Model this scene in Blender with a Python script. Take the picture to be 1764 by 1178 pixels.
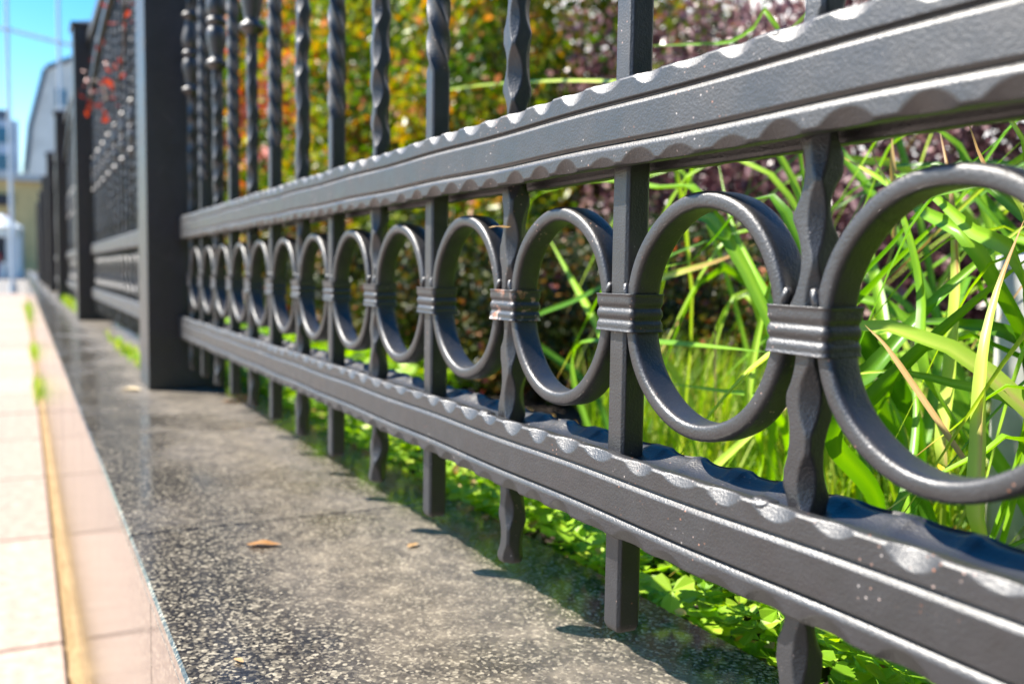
import bpy, bmesh, math, random
import numpy as np
from mathutils import Vector, Matrix, Euler
for o in list(bpy.data.objects): bpy.data.objects.remove(o)
random.seed(7); rng = np.random.default_rng(7)
SC = bpy.context.scene; COL = SC.collection
S = .135                                   # spacing of the fence bars in metres; p(v) = v spacings
def p(*v): return tuple(a * S for a in v) if len(v) > 1 else v[0] * S

# ------------------------------------------------------------------ camera
cd = bpy.data.cameras.new('camera'); cam = bpy.data.objects.new('camera', cd); COL.objects.link(cam)
YAW, PIT, ROL = .47976, .07306, .01483
fw = Vector((-math.cos(YAW) * math.cos(PIT), math.sin(YAW) * math.cos(PIT), -math.sin(PIT)))
r0 = fw.cross(Vector((0, 0, 1))).normalized(); u0 = r0.cross(fw)
rt = math.cos(ROL) * r0 + math.sin(ROL) * u0; up = -math.sin(ROL) * r0 + math.cos(ROL) * u0
M = Matrix((rt, up, -fw)).transposed().to_4x4(); M.translation = Vector(p(2.20738, -2.11434, .06787))
cam.matrix_world = M
cd.sensor_width = 36; cd.lens = 33.01; cd.clip_start = .02; cd.clip_end = 1500
cd.dof.use_dof = True; cd.dof.focus_distance = .50; cd.dof.aperture_fstop = 7.5
SC.camera = cam

# ------------------------------------------------------------------ light
SUN_DIR = Vector((-.49, -.55, .81)).normalized()
elev = math.asin(SUN_DIR.z); azim = math.atan2(SUN_DIR.x, SUN_DIR.y)
W = bpy.data.worlds.new('World'); SC.world = W; W.use_nodes = True
nt = W.node_tree; bg = nt.nodes['Background']
sky = nt.nodes.new('ShaderNodeTexSky'); sky.sky_type = 'NISHITA'; sky.sun_disc = False
sky.sun_elevation = elev; sky.sun_rotation = azim; sky.dust_density = .6; sky.ozone_density = 1.6; sky.air_density = 1.1
hs = nt.nodes.new('ShaderNodeHueSaturation'); hs.inputs['Saturation'].default_value = 1.65
nt.links.new(sky.outputs[0], hs.inputs['Color']); nt.links.new(hs.outputs[0], bg.inputs['Color'])
bg.inputs['Strength'].default_value = .088
sd = bpy.data.lights.new('sun', 'SUN'); sd.energy = 5.0; sd.angle = math.radians(.53); sd.color = (1, .94, .84)
so = bpy.data.objects.new('sun', sd); COL.objects.link(so); so.rotation_euler = SUN_DIR.to_track_quat('Z', 'Y').to_euler()
SC.view_settings.view_transform = 'Standard'; SC.view_settings.look = 'None'
SC.view_settings.exposure = 1.52; SC.view_settings.gamma = 1; SC.view_settings.use_curve_mapping = False

# ------------------------------------------------------------------ helpers
def tag(o, label=None, cat=None, group=None, kind=None):
    if label: o['label'] = label
    if cat: o['category'] = cat
    if group: o['group'] = group
    if kind: o['kind'] = kind
    return o
def empty(name, loc=(0, 0, 0)):
    o = bpy.data.objects.new(name, None); COL.objects.link(o); o.location = loc; return o
def link(name, me, parent=None, loc=(0, 0, 0), mat=None, rot=None, scale=None):
    o = bpy.data.objects.new(name, me); COL.objects.link(o); o.location = loc
    if parent: o.parent = parent
    if mat is not None and not me.materials: me.materials.append(mat)
    if rot: o.rotation_euler = rot
    if scale: o.scale = scale
    return o
def mesh_np(name, V, F, smooth=True, mats=None, attr=None):
    V = np.asarray(V, np.float32).reshape(-1, 3); F = np.asarray(F, np.int32); k = F.shape[1]
    me = bpy.data.meshes.new(name)
    me.vertices.add(len(V)); me.vertices.foreach_set('co', V.ravel())
    me.loops.add(F.size); me.loops.foreach_set('vertex_index', F.ravel())
    me.polygons.add(len(F)); me.polygons.foreach_set('loop_start', np.arange(0, F.size, k, dtype=np.int32))
    me.polygons.foreach_set('use_smooth', np.full(len(F), smooth))
    me.update(calc_edges=True)
    if attr is not None:
        a = me.attributes.new('rnd', 'FLOAT', 'POINT'); a.data.foreach_set('value', np.asarray(attr, np.float32))
    for m in (mats or []): me.materials.append(m)
    return me
def bm_mesh(name, bm, mat=None, smooth=False):
    bmesh.ops.recalc_face_normals(bm, faces=bm.faces)
    me = bpy.data.meshes.new(name); bm.to_mesh(me); bm.free()
    if smooth: me.polygons.foreach_set('use_smooth', [True] * len(me.polygons))
    if mat: me.materials.append(mat)
    return me
def add_box(bm, lo, hi, bev=0, seg=1):
    m = Matrix.Translation([(a + b) / 2 for a, b in zip(lo, hi)]) @ Matrix.Diagonal([b - a for a, b in zip(lo, hi)] + [1])
    g = bmesh.ops.create_cube(bm, size=1, matrix=m)
    if bev:
        es = {e for v in g['verts'] for e in v.link_edges}
        bmesh.ops.bevel(bm, geom=list(es), offset=bev, segments=seg, affect='EDGES', profile=.6)
def box_me(name, lo, hi, mat, bev=0, seg=1):
    bm = bmesh.new(); add_box(bm, lo, hi, bev, seg); return bm_mesh(name, bm, mat)
def tube_np(pts, rad, n=8):
    """verts, quads of a tube along pts with a radius at each point"""
    P = np.array(pts, float); T = np.gradient(P, axis=0); T /= np.linalg.norm(T, axis=1)[:, None] + 1e-9
    ref = np.array([0, 0, 1.]) if abs(T[0, 2]) < .9 else np.array([1., 0, 0])
    A = np.cross(T, ref); A /= np.linalg.norm(A, axis=1)[:, None] + 1e-9; B = np.cross(T, A)
    th = np.linspace(0, 2 * math.pi, n, endpoint=False); R = np.broadcast_to(rad, len(P))[:, None, None]
    V = P[:, None] + R * (A[:, None] * np.cos(th)[None, :, None] + B[:, None] * np.sin(th)[None, :, None])
    return V.reshape(-1, 3), grid_quads(len(P), n)
def grid_quads(a, b, closed=True):
    i = np.arange(a - 1)[:, None]; j = np.arange(b if closed else b - 1)[None]; j2 = (j + 1) % b
    return np.stack([i * b + j, i * b + j2, (i + 1) * b + j2, (i + 1) * b + j], -1).reshape(-1, 4)
def join_np(parts):
    Vs, Fs, n = [], [], 0
    for V, F in parts:
        Vs.append(V); Fs.append(F + n); n += len(V)
    return np.concatenate(Vs), np.concatenate(Fs)

# ------------------------------------------------------------------ materials
def mat(name):
    m = bpy.data.materials.new(name); m.use_nodes = True
    return m, m.node_tree.nodes, m.node_tree.links, m.node_tree.nodes['Principled BSDF']
def N(ns, t, **kw):
    n = ns.new('ShaderNode' + t)
    for k, v in kw.items():
        if hasattr(n, k) and k not in n.inputs: setattr(n, k, v)
        else: n.inputs[k].default_value = v
    return n
def ramp(ns, stops, interp='LINEAR'):
    r = ns.new('ShaderNodeValToRGB'); r.color_ramp.interpolation = interp
    e = r.color_ramp.elements
    while len(e) < len(stops): e.new(.5)
    for q, (x, c) in zip(e, stops): q.position = x; q.color = (*c, 1) if len(c) == 3 else c
    return r
def mixc(ns, ls, fac, a, b, mode='MIX'):
    m = ns.new('ShaderNodeMix'); m.data_type = 'RGBA'; m.blend_type = mode
    for s, v in ((m.inputs[0], fac), (m.inputs[6], a), (m.inputs[7], b)):
        if hasattr(v, 'default_value') or hasattr(v, 'links'): ls.new(v, s)
        else: s.default_value = v if not isinstance(v, tuple) else (*v, 1)
    return m.outputs[2]
def paint(name='black iron paint', rust=0.):
    m, ns, ls, b = mat(name)
    g = N(ns, 'NewGeometry'); pos = g.outputs['Position']
    fine = N(ns, 'TexNoise', Scale=820., Detail=3.); mid = N(ns, 'TexNoise', Scale=90., Detail=4.); sp = N(ns, 'TexVoronoi', Scale=260.); n2 = N(ns, 'TexNoise', Scale=34., Detail=6.)
    for t in (fine, mid, sp, n2): ls.new(pos, t.inputs['Vector'])
    # rare chips of rust and pale specks
    spot = ramp(ns, [(0, (1, 1, 1)), (.1, (1, 1, 1)), (.16, (0, 0, 0))]); ls.new(sp.outputs['Distance'], spot.inputs[0])
    gate = ramp(ns, [(.55 - rust, (0, 0, 0)), (.63 - rust, (1, 1, 1))]); ls.new(n2.outputs[0], gate.inputs[0])
    if rust:
        sn = N(ns, 'TexNoise', Scale=150., Detail=5.); ls.new(pos, sn.inputs['Vector']); spot = ramp(ns, [(.52, (0, 0, 0)), (.60, (1, 1, 1))]); ls.new(sn.outputs[0], spot.inputs[0])
    mul = N(ns, 'Math', operation='MULTIPLY'); ls.new(spot.outputs[0], mul.inputs[0]); ls.new(gate.outputs[0], mul.inputs[1])
    speck = ramp(ns, [(.4, (.30, .11, .05)), (.6, (.42, .38, .36))]); ls.new(mid.outputs[0], speck.inputs[0])
    base = ramp(ns, [(.35, (.0085, .0078, .0095)), (.7, (.015, .0138, .0165))]); ls.new(mid.outputs[0], base.inputs[0])
    ls.new(mixc(ns, ls, mul.outputs[0], base.outputs[0], speck.outputs[0]), b.inputs['Base Color'])
    rr = ramp(ns, [(.3, (.38,) * 3), (.7, (.54,) * 3)]); ls.new(n2.outputs[0], rr.inputs[0]); ls.new(rr.outputs[0], b.inputs['Roughness'])
    b.inputs['Specular IOR Level'].default_value = 1.
    add = N(ns, 'Math', operation='MULTIPLY_ADD'); ls.new(fine.outputs[0], add.inputs[0]); add.inputs[1].default_value = .8; md = N(ns, 'Math', operation='MULTIPLY'); ls.new(mid.outputs[0], md.inputs[0]); md.inputs[1].default_value = .6; ls.new(md.outputs[0], add.inputs[2])
    bp = N(ns, 'Bump', Strength=.36, Distance=.0010); ls.new(add.outputs[0], bp.inputs['Height']); ls.new(bp.outputs[0], b.inputs['Normal'])
    return m
def granite(name, dusty, rough):
    m, ns, ls, b = mat(name)
    g = N(ns, 'NewGeometry'); pos = g.outputs['Position']
    wn = N(ns, 'TexNoise', Scale=160., Detail=3.); ls.new(pos, wn.inputs['Vector'])
    wa = N(ns, 'VectorMath', operation='MULTIPLY_ADD'); ls.new(wn.outputs['Color'], wa.inputs[0]); wa.inputs[1].default_value = (.0025,) * 3; ls.new(pos, wa.inputs[2])
    v = N(ns, 'TexVoronoi', Scale=460.); ls.new(wa.outputs[0], v.inputs['Vector'])
    v2 = N(ns, 'TexNoise', Scale=420., Detail=4., Roughness=.7); big = N(ns, 'TexNoise', Scale=5.5, Detail=7., Roughness=.66); st = N(ns, 'TexNoise', Scale=38., Detail=6., Roughness=.7); sep = N(ns, 'SeparateXYZ')
    for t in (v2, big, st, sep): ls.new(pos, t.inputs[0])
    sc = N(ns, 'SeparateColor'); ls.new(v.outputs['Color'], sc.inputs[0])
    cell = ramp(ns, [(0, (.012, .013, .017)), (.45, (.035, .034, .036)), (.66, (.095, .085, .07)), (.84, (.21, .185, .145)), (1, (.44, .39, .30))]); ls.new(sc.outputs[0], cell.inputs[0])
    grain = ramp(ns, [(.3, (.55,) * 3), (.7, (1.15,) * 3)]); ls.new(v2.outputs[0], grain.inputs[0])
    c1 = mixc(ns, ls, 1., cell.outputs[0], grain.outputs[0], 'MULTIPLY')
    # dust has settled along the middle of the coping; it thins out towards both edges
    up_ = N(ns, 'MapRange', interpolation_type='SMOOTHSTEP'); dn = N(ns, 'MapRange', interpolation_type='SMOOTHSTEP')
    for q, lo, hi, t0, t1 in ((up_, -.165, -.055, 0, 1), (dn, .02, .085, 1, 0)):
        ls.new(sep.outputs[1], q.inputs[0]); q.inputs[1].default_value = lo; q.inputs[2].default_value = hi; q.inputs[3].default_value = t0; q.inputs[4].default_value = t1
    band = N(ns, 'Math', operation='MULTIPLY'); ls.new(up_.outputs[0], band.inputs[0]); ls.new(dn.outputs[0], band.inputs[1])
    sm = N(ns, 'Math', operation='MULTIPLY_ADD'); ls.new(band.outputs[0], sm.inputs[0]); sm.inputs[1].default_value = .26; ls.new(big.outputs[0], sm.inputs[2])
    dm = ramp(ns, [(.50, (0, 0, 0)), (.76, (1, 1, 1))]); ls.new(sm.outputs[0], dm.inputs[0])
    dd = N(ns, 'Math', operation='MULTIPLY'); ls.new(dm.outputs[0], dd.inputs[0]); dd.inputs[1].default_value = dusty
    dust = ramp(ns, [(.30, (.07, .058, .046)), (.5, (.17, .14, .105)), (.70, (.36, .30, .22))]); ls.new(st.outputs[0], dust.inputs[0])
    dmix = mixc(ns, ls, .45, dust.outputs[0], c1)
    ls.new(mixc(ns, ls, dd.outputs[0], c1, dmix), b.inputs['Base Color'])
    rr = N(ns, 'Math', operation='MULTIPLY_ADD'); ls.new(dm.outputs[0], rr.inputs[0]); rr.inputs[1].default_value = .42 * dusty; rr.inputs[2].default_value = rough
    ls.new(rr.outputs[0], b.inputs['Roughness'])
    bp = N(ns, 'Bump', Strength=.10, Distance=.0005); ls.new(v2.outputs[0], bp.inputs['Height']); ls.new(bp.outputs[0], b.inputs['Normal'])
    return m
def stone(name, c0, c1, scale=40., rough=.85, bump=.4, obj=.0):
    m, ns, ls, b = mat(name)
    g = N(ns, 'NewGeometry'); n = N(ns, 'TexNoise', Scale=scale, Detail=7., Roughness=.65); ls.new(g.outputs['Position'], n.inputs['Vector'])
    r = ramp(ns, [(.32, c0), (.68, c1)]); ls.new(n.outputs[0], r.inputs[0]); out = r.outputs[0]
    if obj:
        oi = N(ns, 'ObjectInfo'); hv = N(ns, 'HueSaturation'); mr = N(ns, 'MapRange'); mr.inputs[3].default_value = 1 - obj; mr.inputs[4].default_value = 1 + obj * .4
        ls.new(oi.outputs['Random'], mr.inputs[0]); ls.new(mr.outputs[0], hv.inputs['Value']); ls.new(out, hv.inputs['Color']); out = hv.outputs[0]
    ls.new(out, b.inputs['Base Color']); b.inputs['Roughness'].default_value = rough
    bp = N(ns, 'Bump', Strength=bump, Distance=.004); ls.new(n.outputs[0], bp.inputs['Height']); ls.new(bp.outputs[0], b.inputs['Normal'])
    return m
def leafmat(name, stops, clump=(0, 0), trans=.45, rough=.4, patch=3.5, vein=False, coat=.4):
    """colour picked per leaf ('rnd') and shifted in patches as the plant's own colouring varies"""
    m, ns, ls, b = mat(name)
    a = N(ns, 'Attribute', attribute_name='rnd'); g = N(ns, 'NewGeometry'); n = N(ns, 'TexNoise', Scale=patch, Detail=3.); ls.new(g.outputs['Position'], n.inputs['Vector'])
    ma = N(ns, 'Math', operation='MULTIPLY_ADD'); ls.new(a.outputs['Fac'], ma.inputs[0]); ma.inputs[1].default_value = clump[0] or 1
    mr = N(ns, 'Math', operation='MULTIPLY_ADD'); ls.new(n.outputs[0], mr.inputs[0]); mr.inputs[1].default_value = clump[1]; mr.inputs[2].default_value = -.5 * clump[1] + (.5 - .5 * (clump[0] or 1))
    ls.new(mr.outputs[0], ma.inputs[2])
    r = ramp(ns, stops); ls.new(ma.outputs[0], r.inputs[0])
    ls.new(r.outputs[0], b.inputs['Base Color']); b.inputs['Roughness'].default_value = rough; b.inputs['Specular IOR Level'].default_value = coat
    tr = N(ns, 'BsdfTranslucent'); hv = N(ns, 'HueSaturation', Saturation=1.12, Value=1.25); ls.new(r.outputs[0], hv.inputs['Color']); ls.new(hv.outputs[0], tr.inputs['Color'])
    mx = N(ns, 'MixShader'); mx.inputs[0].default_value = trans; ls.new(b.outputs[0], mx.inputs[1]); ls.new(tr.outputs[0], mx.inputs[2])
    ls.new(mx.outputs[0], ns['Material Output'].inputs['Surface'])
    return m
def plain(name, c, rough=.6, metallic=0, n=.12, scale=12.):
    m, ns, ls, b = mat(name)
    g = N(ns, 'NewGeometry'); t = N(ns, 'TexNoise', Scale=scale, Detail=5.); ls.new(g.outputs['Position'], t.inputs['Vector'])
    r = ramp(ns, [(.3, tuple(x * (1 - n) for x in c)), (.7, tuple(min(1, x * (1 + n)) for x in c))]); ls.new(t.outputs[0], r.inputs[0])
    ls.new(r.outputs[0], b.inputs['Base Color']); b.inputs['Roughness'].default_value = rough; b.inputs['Metallic'].default_value = metallic
    return m
IRON = paint(); RUSTY = paint('rusting iron paint', .14)
COPING = granite('speckled granite coping', .9, .10)
FACING = granite('polished granite facing', .12, .07)
SLAB = stone('sandstone paving', (.27, .185, .145), (.43, .325, .26), 30., .8, .35, obj=.16)
SOIL = stone('garden soil', (.018, .012, .008), (.06, .04, .025), 60., .95, .8)
DIRT = stone('sandy dirt in the joint', (.18, .11, .045), (.36, .24, .11), 120., .95, .6)
ROAD = stone('far paving', (.15, .14, .13), (.22, .205, .19), 3., .9, .1)

# ------------------------------------------------------------------ levels (metres)
ZL = p(-1.714)            # top of the granite coping
YF, YB = p(-1.525), p(.92)  # its street and garden edges
ZW = p(-5.42)             # pavement
ZG = p(-1.98)             # garden soil
WL = p(4.72)              # length of one coping slab

# ------------------------------------------------------------------ ground, pavement, garden bed
g = link('ground', mesh_np('ground', [(-700, -500, ZW - .03), (60, -500, ZW - .03), (60, 500, ZW - .03), (-700, 500, ZW - .03)], [(0, 1, 2, 3)], False, [ROAD])); tag(g, kind='structure')
pv = empty('pavement', (0, 0, ZW)); tag(pv, kind='structure')
LX, LY = p(6.13), .62
slab_me = box_me('paving_slab', (-LX / 2 + .004, -LY / 2 + .004, -.03), (LX / 2 - .004, LY / 2 - .004, 0), SLAB, .004)
x0 = p(-12.7) + 3 * LX
for i in range(34):
    for j in range(7):
        link('paving_slab', slab_me, pv, (x0 - LX * (i + .5), YF - .02 - LY * (j + .5), rng.normal(0, .0007)), rot=(rng.normal(0, .001), rng.normal(0, .001), 0))
bed = link('joint_bed', box_me('joint_bed', (x0 - 34 * LX, YF - 7 * LY - .05, -.026), (x0, YF, -.012), DIRT), pv)
# garden bed: gently uneven soil
n1, n2 = 120, 40
gx, gy = np.meshgrid(np.linspace(3, -26, n1), np.linspace(YB + .002, 9, n2), indexing='ij')
gz = ZG + .012 * np.sin(gx * 9.1) * np.cos(gy * 7.3) + .01 * np.sin(gx * 23 + gy * 17)
gz[:, 0] = ZG
bedm = mesh_np('garden_bed', np.stack([gx, gy, gz], -1), grid_quads(n1, n2, False)[:, ::-1], True, [SOIL])
tag(link('garden_bed', bedm), kind='structure')
tag(link('garden_edge', box_me('garden_edge', (-60, YB + .002, ZW - .03), (-26, 9, ZG), SOIL)), kind='structure')

# ------------------------------------------------------------------ granite plinth wall
wall = empty('plinth_wall', (0, 0, ZL)); tag(wall, 'low dark speckled granite plinth wall running under the black fence', 'wall')
H = ZL - ZW
core = link('wall_core', box_me('wall_core', (-26, YF + .03, -H - .02), (1.6, YB - .006, -.0135), SOIL), wall)
cop_me = box_me('coping_slab', (-WL / 2 + .0006, YF, -.012), (WL / 2 - .0006, YB, 0), COPING, .0020, 1)
fac_me = box_me('facing_slab', (-WL / 2 + .0009, YF + .001, -H - .01), (WL / 2 - .0009, YF + .028, -.0132), FACING, .0008)
xj = p(-4.42) + WL * 3
for i in range(44):
    link('coping_slab', cop_me, wall, (xj - WL * (i + .5), 0, rng.normal(0, .0002)))
    link('facing_slab', fac_me, wall, (p(-3.29) + WL * 3 - WL * (i + .5), rng.normal(0, .0003), 0))
tag(link('far_plinth', box_me('far_plinth', (-60, YF + .002, ZW - .02), (-26.002, YB, ZL), COPING, .003)), 'dark granite plinth continuing towards the beige building, far end of the fence', 'wall')
# sandy dirt swept into the corner of pavement and plinth
n = 700; xs = np.linspace(1.2, -24, n); wd = .002 + .008 * rng.random(n) + .010 * np.sin(xs * 5.1) ** 2 * np.sin(xs * 1.7 + 1) ** 2; wd *= np.clip(.75 + .6 * np.sin(xs * 7.3) * np.sin(xs * 2.9 + .7) + .35 * np.sin(xs * 23), .12, 1.2)
hh = .002 + .004 * rng.random(n)
V = np.stack([np.stack([xs, np.full(n, YF + .003), ZW + hh], -1), np.stack([xs, YF - wd * .5, ZW + hh * .7], -1), np.stack([xs, YF - wd, np.full(n, ZW - .002)], -1)], 1)
tag(link('dirt_line', mesh_np('dirt_line', V, grid_quads(n, 3, False), True, [DIRT])), 'ochre dirt gathered along the foot of the plinth', 'dirt', kind='stuff')

# ------------------------------------------------------------------ hammered sections
def square_section(hx, hy, nside, r):
    """closed list of points round a rectangle with small rounded corners, denser near the corners"""
    t = np.linspace(-1, 1, nside); t = np.sign(t) * (1 - (1 - abs(t)) ** 1.35)
    out = []
    for k in range(4):
        a, b = (hx, hy) if k % 2 == 0 else (hy, hx)
        for q in t[:-1]: out.append((k, q * (a - r * .3), -b))
    P = []
    for k, q, d in out:
        c, s = [(1, 0), (0, 1), (-1, 0), (0, -1)][k]; P.append((q * c - d * s, q * s + d * c))
    P = np.array(P)
    lim = hx + hy - r
    ov = np.maximum(np.abs(P).sum(1) - lim, 0)[:, None]
    return P - np.sign(P) * ov * .5
def carve(sec, L, dents, hx, hy, tilt=1.):
    """sec (m,2) extruded along L (n); every dent (corner sx, sy, centre, half length, depth) planes that edge off;
    tilt < 1 turns the hammer mark towards the x faces"""
    A = np.broadcast_to(sec[None], (len(L), len(sec), 2)).copy()
    for sx, sy, c, a, d in dents:
        idx = np.nonzero(np.abs(L - c) < a)[0]
        if not len(idx): continue
        u = 1 - ((L[idx] - c) / a) ** 2
        nv = np.array([sx, sy * tilt]); nv = nv / np.linalg.norm(nv)
        lim = abs(nv[0]) * hx + abs(nv[1]) * hy - d * np.sqrt(u) * .3 - d * u * .7
        sub = A[idx]
        ex = np.maximum(sub @ nv - lim[:, None], 0)
        A[idx] = sub - ex[..., None] * nv
    return A

# rail: 44 x 43 mm tube with two embossed grooves front and back and hammered edges
HH, HD = .0219, .0216
RX0, RX1 = p(6.43), p(-12.30)
near = np.arange(p(1.3), p(-4.2), -.0012)
rx = np.concatenate([np.arange(RX0, p(1.3), -.004), near, np.arange(p(-4.2), RX1, -.0026), [RX1]])
sec = square_section(HD, HH, 34, .0016)          # x -> depth (y), y -> height (z)
extra = []
gz0 = p(.0755)
# finer points where the grooves run
front = gz0 + np.array([-.0046, -.0039, -.0034, -.0029, -.0018, -.0008, 0, .0003, .0008, .0011, .0015])
def face_pts(sgn):
    e_ = np.arange(0, .0085, .0005); z = np.unique(np.round(np.concatenate([np.linspace(-HH, HH, 24), HH - e_, e_ - HH, front, -front]), 5))
    z = np.sign(z) * (HH - (HH - abs(z)) ** 1.0)
    return z if sgn > 0 else z[::-1]
zf = face_pts(1); yt = HD * np.sin(np.linspace(-math.pi / 2, math.pi / 2, 26))
def groove(z):
    g = np.zeros_like(z)
    for c in (gz0, -gz0):
        q = (z - c) / .0034
        # steep upper lip in shade, gentler lower lip that faces the sky
        g = np.maximum(g, np.where(q > 0, np.clip(1 - q / .25, 0, 1), np.clip(1 + q, 0, 1) ** 1.35))
    return g * .0026
sec = np.concatenate([np.stack([-HD + groove(zf), zf], 1)[:-1], np.stack([yt, HH - .0060 * np.sin(np.clip((HD - .0068 - np.abs(yt)) / (HD - .0068), 0, 1) * math.pi / 2) ** .8], 1)[:-1],
                      np.stack([HD - groove(zf[::-1]), zf[::-1]], 1)[:-1], np.array([(HD - t_, -HH) for t_ in np.arange(0, .0085, .0008)] + [(HD - .0088, -HH + .0006), (HD - .009, -HH + .003), (HD - .009, -HH + .015), (0, -HH + .016), (-HD + .009, -HH + .015), (-HD + .009, -HH + .003), (-HD + .0088, -HH + .0006)] + [(-HD + t_, -HH) for t_ in np.arange(.0080, .0004, -.0008)])])
ov = np.maximum(np.abs(sec).sum(1) - (HH + HD - .0013), 0)[:, None]; sec = sec - np.sign(sec) * ov * .5
dents = []
for sy in (-1, 1):
    for sz in (-1, 1):
        i0 = -1.633 + (0 if (sy, sz) == (-1, 1) else rng.uniform(0, .24))
        for i in range(-50, 46):
            c = p(i0 + .2445 * i + rng.normal(0, .016))
            if RX1 < c < RX0: dents.append((sy, sz, c, p(.100) * rng.uniform(.84, 1.14), .0029 * rng.uniform(.70, 1.25)))
A = carve(sec, rx, dents, HD, HH, .52)
top = (sec[:, 1] > HH - .0075) & (np.abs(sec[:, 0]) < HD - .001)
wy = np.clip(sec[:, 0] / HD, 0, 1) * top
for sy, sz, c, a_, d_ in dents:                    # the hammer marks of the back edge run down the inner slope
    if sy > 0 and sz > 0:
        u = np.clip(1 - ((rx - c) / (a_ * .95)) ** 2, 0, 1) ** .5
        A[..., 1] -= (u[:, None] * .0022) * (wy ** .7)[None]
bow = .0004 * np.sin(rx * 31)[:, None]
V = np.stack([np.broadcast_to(rx[:, None], A.shape[:2]), A[..., 0] + p(.055), A[..., 1] + bow], -1)
RAIL = mesh_np('rail', V, grid_quads(len(rx), len(sec))[:, ::-1], True, [IRON])

# bars, standing on the local origin at the rail's centre line; x, y from 0 to .11 spacings
BW = p(.1107) / 2; BZ0, BZ1 = p(-1.39), p(7.62)
bsec = square_section(BW, BW, 17, .0016)
def cap(V, F, m, n):
    V = V.reshape(-1, 3); c0 = V[:m].mean(0) - (0, 0, .0012); c1 = V[-m:].mean(0)
    k = len(V); V = np.vstack([V, c0, c1]); T = []
    for j in range(m):
        T.append((k, (j + 1) % m, j, j)); T.append((k + 1, (n - 1) * m + j, (n - 1) * m + (j + 1) % m, (n - 1) * m + (j + 1) % m))
    return V, T
def finish_bar(name, V, n):
    m = V.shape[1]; F = grid_quads(n, m); V, T = cap(V, F, m, n)
    me = bpy.data.meshes.new(name)
    faces = [tuple(f) for f in F.tolist()] + [t[:3] for t in T]
    me.from_pydata(V.tolist(), [], faces); me.polygons.foreach_set('use_smooth', [True] * len(me.polygons)); me.materials.append(IRON); me.update()
    return me
def bar_z(): 
    z = np.concatenate([np.arange(BZ0, p(1.9), .0016), np.arange(p(1.9), BZ1, .0034)]); return z
def taper(z, amt=.0012):
    return 1 - np.clip((BZ0 + .003 - z) / .003, 0, 1) * amt / BW
def plain_bar(twist=False):
    z = bar_z(); A = np.broadcast_to(bsec[None], (len(z), len(bsec), 2)) * taper(z)[:, None, None]
    ang = np.zeros_like(z)
    if twist:
        t0, t1 = p(1.225), p(6.3); ang = -np.clip((z - t0) / p(.209), 0, (t1 - t0) / p(.209)) * math.pi / 2
    c, s = np.cos(ang)[:, None], np.sin(ang)[:, None]
    X = A[..., 0] * c - A[..., 1] * s; Y = A[..., 0] * s + A[..., 1] * c
    return finish_bar('bar', np.stack([X + BW, Y + BW, np.broadcast_to(z[:, None], X.shape)], -1), len(z))
def hammered_bar(seed):
    r = np.random.default_rng(seed); z = bar_z(); d = []
    for kx, ky, ph in ((1, -1, 0), (-1, -1, .5), (1, 1, .35), (-1, 1, .8)):
        c = BZ0 + p(.27) * ph
        while c < BZ1:
            d.append((kx, ky, c, p(.125) * r.uniform(.8, 1.15), .0047 * r.uniform(.6, 1.2))); c += p(.265) * r.uniform(.9, 1.1)
    A = carve(bsec, z, d, BW, BW)
    w = np.stack([.0007 * np.sin(z * 57 + seed), .0007 * np.sin(z * 49 + 2 * seed)], -1)[:, None]
    A = A * (1 + .012 * np.sin(z * 83 + seed))[:, None, None] * taper(z)[:, None, None] + w
    return finish_bar('bar', np.stack([A[..., 0] + BW, A[..., 1] + BW, np.broadcast_to(z[:, None], A.shape[:2])], -1), len(z))
BAR_T = plain_bar(True); BAR_H = [hammered_bar(s) for s in (3, 11, 23)]

# ring: flat bar bent into a circle, rounded edges
RO, RT, RD = p(.4445), p(.064), p(.128)
th = np.linspace(0, 2 * math.pi, 160, endpoint=False); t = np.linspace(0, 2 * math.pi, 28, endpoint=False)
ce = lambda a, e: np.sign(np.cos(a)) * np.abs(np.cos(a)) ** e
se = lambda a, e: np.sign(np.sin(a)) * np.abs(np.sin(a)) ** e
qr, qy = RT / 2 * ce(t, .62), RD / 2 * se(t, .36)
wob = 1 + .004 * np.sin(3 * th + 1) + .003 * np.sin(7 * th)
R = (RO - RT / 2)
V = np.stack([(R * wob[:, None] + qr) * np.cos(th)[:, None], np.broadcast_to(qy + p(.0) + RD / 2 - .0006, (len(th), len(t))), (R * wob[:, None] + qr) * np.sin(th)[:, None]], -1)
F = grid_quads(len(th) + 1, len(t)) % (len(th) * len(t))
RING = mesh_np('ring', V, F, True, [IRON])

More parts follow.
